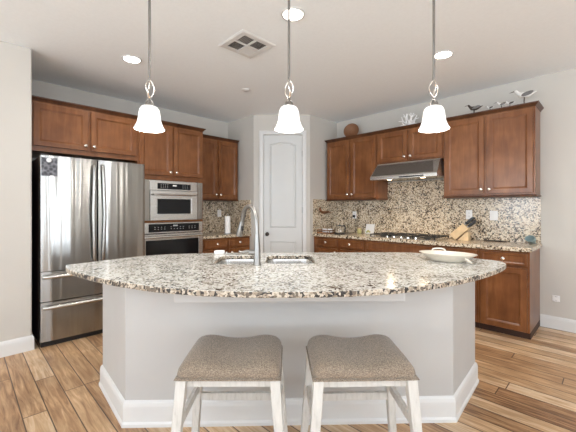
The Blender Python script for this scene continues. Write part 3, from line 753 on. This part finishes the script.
# ------------------------------------------------------------------ lights fixed to the ceiling
def make_pendant():
    t = thing('pendant_lamp', '', 'pendant lamp')
    Z0 = 1.791                                                   # rim of the shade
    bm = B(); lathe(bm, [(.012, H - .035), (.055, H - .030), (.062, H - .012), (.062, H - .0005)], n=28); obj('canopy', bm, M_nickel, t, smooth=.8)
    bm = B(); lathe(bm, [(.0078, Z0 + .304), (.0078, H - .03)], n=12); obj('rod', bm, M_nickel, t, smooth=.8)
    for s in (0, 1, 2):
        a = s * 2 * PI / 3 + .5
        def q(r, z, tw=0): return (r * math.cos(a + tw), r * math.sin(a + tw), Z0 + z)
        pts = spline([q(.004, .310), q(.014, .297), q(.029, .265, .3), q(.023, .230, .7), q(.008, .205, 1.0), (0, 0, Z0 + .194), q(-.014, .182, 1.0), q(-.021, .166, 1.2)], 5)
        obj('scroll', tube(B(), pts, .0045, 8), M_knob, t, smooth=1.2)
    bm = B(); lathe(bm, [(.006, .202), (.011, .190), (.014, .178), (.024, .170), (.027, .158), (.029, .147), (.010, .140)], (0, 0, Z0), 24); obj('socket_cap', bm, M_nickel, t, smooth=.8)
    prof = [(.018, .147), (.034, .145), (.049, .138), (.058, .124), (.063, .103), (.066, .076), (.070, .052), (.077, .031), (.086, .012), (.091, .004), (.090, 0)]
    inner = [(r - .004, z - (.004 if z > .1 else 0) + .001) for r, z in prof][::-1]
    bm = B(); lathe(bm, prof + inner, (0, 0, Z0), 40, cap=False); obj('lamp_shade', bm, M_shade, t, smooth=1.2)
    bm = B(); sphere(bm, (0, 0, Z0 + .075), .028, sz=1.3); lathe(bm, [(.013, .10), (.013, .142)], (0, 0, Z0), 12); obj('bulb', bm, M_can, t, smooth=True)
    return t
G = 'bell glass pendants over the island'
LAB = ('white bell glass pendant lamp hanging on the refrigerator side of the island', 'white bell glass pendant lamp hanging between the other two, before the pantry door', 'white bell glass pendant lamp hanging before the bird-topped cabinet')
pn = make_pendant()
for i, X in enumerate((-.866, .006, .912)):
    x, y = IW(X, 2.05); 
    if i == 0: pn.location = (x, y, 0); pn['label'] = LAB[0]; pn['group'] = G
    else: dup(pn, (x, y, 0), .4 * i, LAB[i], G)
    d = bpy.data.lights.new('pendant_light', 'POINT'); d.energy = 7; d.color = (1, .96, .92); d.shadow_soft_size = .05
    lo = bpy.data.objects.new('pendant_light', d); C.objects.link(lo); lo.location = (x, y, 1.775)
def make_can():
    t = thing('recessed_light', '', 'recessed light')
    bm = B(); lathe(bm, [(.074, -.0005), (.090, -.0005), (.092, -.003), (.088, -.007), (.076, -.009), (.074, -.004)], (0, 0, H), 36, cap=False); obj('trim_ring', bm, M_white, t, smooth=.8)
    bm = B(); lathe(bm, [(.0745, -.001), (.0745, -.004), (.05, -.006), (.002, -.007)], (0, 0, H), 36); obj('lamp_lens', bm, M_can, t, smooth=.8)
    return t
G = 'recessed ceiling lights'
LAB = ('round recessed ceiling light nearest the refrigerator cabinets', 'round recessed ceiling light near the air vent, by the middle pendant', 'round recessed ceiling light nearest the cooktop wall')
cn = make_can()
for i, (X, Y) in enumerate(((-1.533, 3.22), (.038, 2.478), (1.478, 3.127))):
    x, y = IW(X, Y)
    if i == 0: cn.location = (x, y, 0); cn['label'] = LAB[0]; cn['group'] = G
    else: dup(cn, (x, y, 0), 0, LAB[i], G)
    d = bpy.data.lights.new('downlight', 'SPOT'); d.energy = 30; d.color = (1, .96, .92); d.spot_size = 2.6; d.spot_blend = .7; d.shadow_soft_size = .06
    lo = bpy.data.objects.new('downlight', d); C.objects.link(lo); lo.location = (x, y, H - .02)
# air vent
vx, vy = IW(-.368, 2.947); hv = .184
t = thing('air_vent', 'white square four-way ceiling air vent', 'vent', (vx, vy, H))
bm = B()
def sqr(h_, z): return [(vx - h_, vy - h_, z), (vx + h_, vy - h_, z), (vx + h_, vy + h_, z), (vx - h_, vy + h_, z)]
loft(bm, [sqr(hv, H - .0005), sqr(hv, H - .004), sqr(hv - .012, H - .010), sqr(hv - .055, H - .010), sqr(hv - .058, H - .0005)], cap=False)
obj('frame', bm, M_white, t)
bm = B(); box(bm, vx - .138, vx + .138, vy - .138, vy + .138, H - .002, H - .0006); obj('duct_opening', bm, M_ventdark, t)
bm = B(); box(bm, vx - .008, vx + .008, vy - .138, vy + .138, H - .011, H - .002); box(bm, vx - .138, vx - .008, vy - .008, vy + .008, H - .011, H - .002); box(bm, vx + .008, vx + .138, vy - .008, vy + .008, H - .011, H - .002); obj('cross_bar', bm, M_white, t)
for qx, qy, ax, sg in ((-1, 1, 'x', -1), (-1, -1, 'y', -1), (1, 1, 'y', -1), (1, -1, 'x', 1)):
    bm = B()
    for k in range(7):
        c = .018 + k * .0175
        a0, a1 = .010, .136
        dz = .007; w = .007 * sg
        if ax == 'x':
            Y_ = vy + qy * c; xs = sorted((vx + qx * a0, vx + qx * a1))
            hexa(bm, [(xs[0], Y_ - w, H - .010), (xs[1], Y_ - w, H - .010), (xs[1], Y_ - w + .0012, H - .010), (xs[0], Y_ - w + .0012, H - .010), (xs[0], Y_ + w, H - .003), (xs[1], Y_ + w, H - .003), (xs[1], Y_ + w + .0012, H - .003), (xs[0], Y_ + w + .0012, H - .003)])
        else:
            X_ = vx + qx * c; ys = sorted((vy + qy * a0, vy + qy * a1))
            hexa(bm, [(X_ - w, ys[0], H - .010), (X_ - w, ys[1], H - .010), (X_ - w + .0012, ys[1], H - .010), (X_ - w + .0012, ys[0], H - .010), (X_ + w, ys[0], H - .003), (X_ + w, ys[1], H - .003), (X_ + w + .0012, ys[1], H - .003), (X_ + w + .0012, ys[0], H - .003)])
    obj('louvre', bm, M_white, t)
sx_, sy_ = IW(-.518, 4.04)
bm = B(); lathe(bm, [(.045, -.0005), (.045, -.006), (.036, -.014), (.016, -.018), (.002, -.019)], (sx_, sy_, H), 24)
tag(obj('fire_sprinkler', bm, M_white, origin=(sx_, sy_, H), smooth=.6), 'small round white sprinkler cover on the ceiling', 'sprinkler')

# ------------------------------------------------------------------ wall plates
def wall_plate(name, w, u, z, d, label, kind, plane=None, cat='outlet', hw=.036, hh=.058):
    t = thing(name, label, cat, PW(w, u, d, z))
    obj('cover_plate', panel(B(), w, u - hw, u + hw, z - hh, z + hh, d + .0003, [(0, d + .003), (.004, d + .006), (.008, d + .0065)]), M_plate, t)
    if kind == 'outlet':
        for dz in (-.02, .02):
            o = obj('receptacle', panel(B(), w, u - .017, u + .017, z + dz - .014, z + dz + .014, d + .0066, [(0, d + .008), (.001, d + .0085)]), M_plate, t)
            bm = B()
            for s in (-.006, .006): wbox(bm, w, u + s - .0012, u + s + .0012, d + .0086, d + .0090, z + dz - .005, z + dz + .006)
            obj('slot', bm, M_black, o)
    else:
        obj('switch_rocker', panel(B(), w, u - .016, u + .016, z - .033, z + .033, d + .0066, [(0, d + .009), (.002, d + .010)]), M_plate, t)
    return t
wall_plate('power_outlet', 'R', 1.69, 1.20, .0205, 'white outlet on the granite splash above the kettle, with a plug in it', 'outlet')
wall_plate('power_outlet', 'R', 3.385, 1.225, .0205, 'white outlet on the granite splash right behind the knife block', 'outlet')
wall_plate('light_switch', 'R', 3.655, 1.217, .0205, 'white rocker switch plate on granite between knife block and teal dish', 'switch', cat='switch', hw=.042)
wall_plate('power_outlet', 'L', 1.50, 1.225, .0205, 'white outlet on the granite splash beside the paper towel', 'outlet')
wall_plate('power_outlet', 'R', 4.235, .33, .0003, 'small low outlet on the painted wall past the counter end', 'outlet', hw=.033, hh=.033)

# ------------------------------------------------------------------ things on the counters
CT = .9145
# knife block: slanted wooden block on a foot, handles towards the counter end
kx, ky = 3.392, -.20
t = thing('knife_block', 'pale wooden slanted knife block on the cooktop-side counter', 'knife block', (kx, ky, CT))
ca, sa = math.cos(math.radians(43)), math.sin(math.radians(43))
def KP(a, b): return (kx - .10 + a * ca - b * sa, CT + .0 + a * sa + b * ca)          # along, across
pts = [KP(.0, .0), KP(.205, .0), KP(.205, .092), KP(.0, .092)]
off = CT - min(z for x, z in pts)
pts = [(x, z + off) for x, z in pts]
bm = B(); loft(bm, [[(x, ky - .05, z) for x, z in pts], [(x, ky + .05, z) for x, z in pts]]); obj('block', bm, M_knifewood, t, bevel=.003)
x0 = pts[0][0]
fp = [(x0 + .03, CT), (x0 + .15, CT), (x0 + .148, CT + .10), (x0 + .12, CT + .102)]
bm = B(); loft(bm, [[(x, ky - .045, z) for x, z in fp], [(x, ky + .045, z) for x, z in fp]]); obj('foot', bm, M_knifewood, t, bevel=.002)
KL = ('upper front', 'upper middle', 'upper rear', 'lower front', 'lower middle', 'lower rear')
i = 0
for b in (.070, .028):
    for yy in (-.030, 0, .030):
        bx, bz = KP(.206, b); bz += off; ln = .110 if b > .04 else .098
        tk = thing('kitchen_knife', 'black-handled knife in the ' + KL[i] + ' slot of the knife block', 'knife', (bx, ky + yy, bz), 'knives in the block')
        def hp(a, c): return (bx + a * ca - c * sa, bz + a * sa + c * ca)
        bm = B(); ring = lambda a, h1, h2, w: [(hp(a, h1)[0], ky + yy - w, hp(a, h1)[1]), (hp(a, h2)[0], ky + yy - w, hp(a, h2)[1]), (hp(a, h2)[0], ky + yy + w, hp(a, h2)[1]), (hp(a, h1)[0], ky + yy + w, hp(a, h1)[1])]
        loft(bm, [ring(.014, -.011, .011, .007), ring(.03, -.014, .012, .0095), ring(.06, -.012, .013, .0095), ring(ln + .01, -.017, .013, .009), ring(ln + .017, -.014, .005, .006)])
        obj('handle', bm, M_black, tk, bevel=.002)
        bm = B(); loft(bm, [ring(.0015, -.008, .008, .005), ring(.0135, -.008, .008, .005)]); obj('bolster', bm, M_nickel, tk)
        i += 1
# dark board
bm = B(); rbox(bm, .235, .05, .012, .005, 3, center=(3.69, -.10, CT + .0062)); tag(obj('serving_board', bm, M_bronze, origin=(3.69, -.10, CT), smooth=.8), 'narrow dark flat board lying on counter below the switch plate', 'board')
# teal dish leaning on the splash
t = thing('sponge_holder', 'small tilted teal ceramic scoop dish at the open end of the counter', 'dish', (4.045, -.085, CT))
bm = B(); lathe(bm, [(.020, 0), (.026, .004), (.042, .035), (.050, .075), (.047, .076), (.037, .036), (.020, .009), (.002, .008)], (0, 0, 0), 28)
bmesh.ops.transform(bm, matrix=Matrix.Rotation(.9, 4, 'X') @ Matrix.Diagonal((1.05, .8, 1, 1)), verts=bm.verts); bmesh.ops.rotate(bm, verts=bm.verts, matrix=Matrix.Rotation(-.35, 3, 'Z'))
lz = min(v.co.z for v in bm.verts); bmesh.ops.translate(bm, verts=bm.verts, vec=(4.045, -.075, CT - lz)); obj('bowl', bm, M_teal, t, smooth=.8)
bm = B(); lathe(bm, [(.026, 0), (.028, .004), (.020, .010), (.012, .016)], (4.045, -.062, CT), 20); obj('foot', bm, M_teal, t, smooth=.8)

# white tile with a lemon, leaning on the splash
t = thing('lemon_tile', 'square white tile with lemon picture leaning on the splash left of cooktop', 'tile', (1.965, -.05, CT))
bm = B(); hexa(bm, [(1.91, -.062, CT), (2.06, -.062, CT), (2.06, -.055, CT), (1.91, -.055, CT), (1.91, -.0255, CT + .146), (2.06, -.0255, CT + .146), (2.06, -.0215, CT + .146), (1.91, -.0215, CT + .146)]); obj('tile', bm, M_plate, t, bevel=.002)
def onTile(x, z, lift): 
    return (x + .015, -.062 + .25 * z - lift, CT + z)
for (cx, cz, r, mt, nm) in ((1.945, .038, .022, M_yellow, 'lemon'), (1.972, .026, .017, M_yellow, 'lemon'), (1.925, .022, .016, M_green, 'leaf')):
    bm = B(); a = [onTile(cx + r * math.cos(k * PI / 8), cz + r * .8 * math.sin(k * PI / 8), .0006) for k in range(16)]; b = [onTile(cx + r * math.cos(k * PI / 8), cz + r * .8 * math.sin(k * PI / 8), .0015) for k in range(16)]
    loft(bm, [a, b]); obj(nm, bm, mt, t)
t = thing('spice_jar', 'small yellow jar standing beside the white lemon tile', 'jar', (1.83, -.10, CT))
bm = B(); lathe(bm, [(.030, 0), (.033, .004), (.033, .062), (.026, .07)], (1.83, -.10, CT), 24); obj('jar_body', bm, M_yellow, t, smooth=.6)
bm = B(); lathe(bm, [(.028, .0705), (.028, .088), (.025, .09)], (1.83, -.10, CT), 24); obj('lid', bm, M_knifewood, t, smooth=.6)
# brown tray with packets
t = thing('storage_tray', 'low brown wooden tray on the counter corner by the pantry', 'tray', (1.47, -.49, CT))
bm = B(); tx0, tx1, ty0, ty1 = 1.345, 1.60, -.56, -.42
box(bm, tx0, tx1, ty0, ty1, CT, CT + .006)
for x0, x1, y0, y1 in ((tx0, tx0 + .008, ty0, ty1), (tx1 - .008, tx1, ty0, ty1), (tx0 + .008, tx1 - .008, ty0, ty0 + .008), (tx0 + .008, tx1 - .008, ty1 - .008, ty1)): box(bm, x0, x1, y0, y1, CT + .006, CT + .022); box(bm, x0, x1, y0, y1, CT + .045, CT + .058)
for x in (tx0, tx1 - .008):
    for y in (ty0, ty1 - .008): box(bm, x, x + .008, y, y + .008, CT + .022, CT + .045)
obj('tray_body', bm, M_wicker, t)
for k, (x, lb) in enumerate(((1.455, 'white packet in the brown tray, beside the pantry wall'), (1.545, 'white packet in the brown tray, beside the kettle'))):
    bm = B(); rbox(bm, .075, .03, .068, .006, 3, center=(x, -.50 + .02 * k, CT + .0405)); pk = tag(obj('snack_packet', bm, M_paper, origin=(x, -.49, CT + .006), smooth=.8), lb, 'packet', 'packets in the tray')
    bm = B(); box(bm, x - .020, x + .020, -.50 + .02 * k - .0162, -.50 + .02 * k - .0151, CT + .036, CT + .046); pl = obj('printed_band', bm, M_iron, None); pl.parent = pk; pl.location = -Vector(pk.location)
# electric kettle
ex, ey = 1.70, -.44
t = thing('electric_kettle', 'glass electric kettle with black handle on a black base', 'kettle', (ex, ey, CT))
bm = B(); lathe(bm, [(.080, 0), (.082, .006), (.078, .018), (.002, .020)], (ex, ey, CT), 28); obj('base', bm, M_black, t, smooth=.6)
bm = B(); lathe(bm, [(.070, .0205), (.075, .03), (.076, .06), (.066, .10), (.055, .118), (.052, .118), (.063, .10), (.073, .06), (.072, .033), (.002, .03)], (ex, ey, CT), 32); obj('jug', bm, M_glass, t, smooth=.8)
bm = B(); lathe(bm, [(.056, .1185), (.056, .124), (.03, .132), (.012, .134), (.012, .146), (.002, .147)], (ex, ey, CT), 28); obj('lid', bm, M_black, t, smooth=.6)
obj('handle', tube(B(), spline([(ex + .054, ey, CT + .122), (ex + .085, ey - .005, CT + .132), (ex + .108, ey - .01, CT + .10), (ex + .10, ey - .01, CT + .055), (ex + .078, ey, CT + .04)], 6), .010, 10), M_black, t, smooth=.8)
obj('power_cord', tube(B(), spline([(ex + .05, ey + .065, CT + .008), (ex + .08, ey + .15, CT + .006), (ex + .09, -.16, CT + .03), (1.75, -.07, 1.08), (1.705, -.05, 1.165), (1.69, -.046, 1.18)], 8), .0035, 8), M_black, t, smooth=.8)
bm = B(); box(bm, 1.670, 1.710, -.055, -.0298, 1.160, 1.20); obj('plug', bm, M_black, t, bevel=.003)
# carved hook on the side splash
hx = AR + .0205
t = thing('carved_hook', 'brown carved wooden hook on the side granite by the pantry', 'hook', (hx, -.33, 1.25))
obj('hook_arm', tube(B(), spline([(hx + .012, -.47, 1.315), (hx + .018, -.495, 1.285), (hx + .02, -.44, 1.245), (hx + .02, -.36, 1.235), (hx + .02, -.29, 1.25), (hx + .014, -.225, 1.235)], 6), [.010] * 4 + [.017] * 22 + [.010] * 5, 10), M_wicker, t, smooth=.8)
bm = B(); rbox(bm, .012, .17, .04, .005, 3, center=(hx + .0065, -.37, 1.245)); obj('back_plate', bm, M_wicker, t, smooth=.8)
# paper towel
px_, py_ = .50, -1.665
t = thing('paper_towel_holder', 'white paper towel roll standing on its holder on the corner counter', 'paper towel', (px_, py_, CT))
bm = B(); lathe(bm, [(.068, 0), (.068, .008), (.060, .012), (.002, .013)], (px_, py_, CT), 28); obj('base', bm, M_nickel, t, smooth=.6)
bm = B(); lathe(bm, [(.042, .0135), (.043, .016), (.043, .268), (.041, .27), (.016, .27), (.016, .26)], (px_, py_, CT), 28); obj('paper_roll', bm, M_paper, t, smooth=.6)
bm = B(); lathe(bm, [(.006, .013), (.006, .285), (.011, .289), (.011, .298), (.002, .304)], (px_, py_, CT), 14); obj('post', bm, M_nickel, t, smooth=.6)

# ------------------------------------------------------------------ ornaments on top of the wall cabinets
TZ = CR + .0005
def skin(name, chain, mat, parent, sub=2):
    """one continuous body grown over a chain of joints (position, radius)"""
    me = bpy.data.meshes.new(name); off = Vector(parent.location)
    me.from_pydata([Vector(p) - off for p, r in chain['v']], chain['e'], []); me.materials.append(mat)
    o = bpy.data.objects.new(name, me); C.objects.link(o); o.parent = parent
    sm = o.modifiers.new('s', 'SKIN'); o.modifiers.new('d', 'SUBSURF').levels = sub; o.modifiers['d'].render_levels = sub
    for v, (p, r) in zip(me.skin_vertices[0].data, chain['v']): v.radius = (r, r) if not isinstance(r, tuple) else r
    me.skin_vertices[0].data[0].use_root = True; sm.use_smooth_shade = True
    return o
def bird(name, label, x, y, z, s, bodymat, wingmat, legh, beak=.35, face=-1, cat='figurine', headmat=None, group='bird figurines'):
    """a shorebird figurine facing along the wall; s = body length"""
    t = thing(name, label, cat, (x, y, z), group); f = face
    def q(a, b, c): return (x + f * a * s, y + b * s, z + legh + c * s)
    ch = {'v': [(q(0, 0, .20), .19 * s), (q(-.25, 0, .21), .15 * s), (q(-.5, 0, .27), .06 * s), (q(-.66, 0, .32), .025 * s), (q(.22, 0, .26), .17 * s), (q(.36, 0, .42), .10 * s), (q(.44, 0, .56), .105 * s), (q(.54, 0, .57), .06 * s)],
          'e': [(0, 1), (1, 2), (2, 3), (0, 4), (4, 5), (5, 6), (6, 7)]}
    obj_ = skin('body', ch, bodymat, t)
    for sd in (-1, 1):
        bm = B(); sphere(bm, (0, 0, 0), 1, .34 * s, .05 * s, .13 * s, 12)
        bmesh.ops.rotate(bm, verts=bm.verts, matrix=Matrix.Rotation(f * .22, 3, 'Y')); bmesh.ops.translate(bm, verts=bm.verts, vec=q(-.18, sd * .16, .25)); obj('wing', bm, wingmat, t, smooth=True)
        bm = B(); tube(bm, [q(0, sd * .07, .1), q(.02, sd * .07, -legh / s * .5), q(0, sd * .07, -legh / s)], .018 * s + .0015, 6); obj('leg', bm, M_birdbrown, t)
    bm = B(); tube(bm, [q(.56, 0, .575), q(.58 + beak * .5, 0, .55), q(.58 + beak, 0, .52)], [.035 * s, .024 * s, .006 * s], 8); obj('beak', bm, headmat or M_birdbrown, t, smooth=.8)
    return t
bird('bird_figurine', 'dark brown bird figurine with raised tail on the cabinet top', 3.52, -.30, TZ, .135, M_birdbrown, M_birdgrey, .030, .22)
bird('bird_figurine', 'tiny white bird figurine just after the dark brown bird', 3.685, -.31, TZ, .062, M_birdwhite, M_birdbrown, .014, .3)
bird('bird_figurine', 'small white bird figurine, second from the big gull', 3.795, -.30, TZ, .088, M_birdwhite, M_birdgrey, .026, .3)
bird('bird_figurine', 'small grey-winged bird figurine standing next to the big gull', 3.875, -.31, TZ, .075, M_birdwhite, M_birdbrown, .018, .3)
bird('gull_figurine', 'large white gull figurine with dark beak at the cabinet corner', 4.00, -.285, TZ, .165, M_birdwhite, M_birdgrey, .066, .26)
# wicker bowl leaning against the wall
t = thing('wicker_bowl', 'round brown wicker bowl standing on edge on the cabinet top', 'bowl', (1.72, -.21, TZ))
bm = B(); lathe(bm, [(.02, 0), (.06, .006), (.10, .03), (.118, .052), (.122, .056), (.116, .058), (.095, .036), (.05, .014), (.002, .010)], n=32)
mt = Matrix.Translation((1.72, -.14, TZ + .118)) @ Matrix.Rotation(.35, 4, 'Z') @ Matrix.Rotation(PI / 2 - .18, 4, 'X')
bmesh.ops.transform(bm, matrix=mt, verts=bm.verts)
lowest = min(v.co.z for v in bm.verts); bmesh.ops.translate(bm, verts=bm.verts, vec=(0, 0, TZ - lowest)); obj('bowl_wall', bm, M_wicker, t, smooth=1.0)
bm = B(); lathe(bm, [(.022, .006), (.024, .014), (.004, .015)], n=16); bmesh.ops.transform(bm, matrix=Matrix.Translation((0, 0, TZ - lowest)) @ mt, verts=bm.verts); obj('boss', bm, M_wicker, t)
# branching coral
t = thing('coral_ornament', 'pale branching coral ornament on the cabinet above the hood', 'ornament', (2.68, -.20, TZ))
V = [((2.68, -.20, TZ + .012), .022)]; E_ = []
rnd = random.Random(7)
def grow(i, p, d, r, n):
    if n == 0: return
    q = p + d * (.060 + .014 * rnd.random()); V.append((tuple(q), max(.0035, r))); j = len(V) - 1; E_.append((i, j))
    for s in ((-1, 1) if n > 1 else (0,)):
        a = s * (.42 + .25 * rnd.random()); dd = (Matrix.Rotation(a, 3, 'Y') @ d + Vector((0, .3 * (rnd.random() - .5), .12))).normalized(); grow(j, q, dd, r * .72, n - 1)
for a in (-1.15, -.55, .05, .6, 1.15): grow(0, Vector(V[0][0]), Matrix.Rotation(a, 3, 'Y') @ Vector((0, 0, 1)), .0105, 3 if abs(a) < 1 else 2)
skin('branches', {'v': V, 'e': E_}, M_coral, t, 1)
bm = B(); lathe(bm, [(.05, 0), (.052, .006), (.03, .014), (.002, .016)], (2.68, -.20, TZ), 20); obj('base', bm, M_coral, t, smooth=.7)
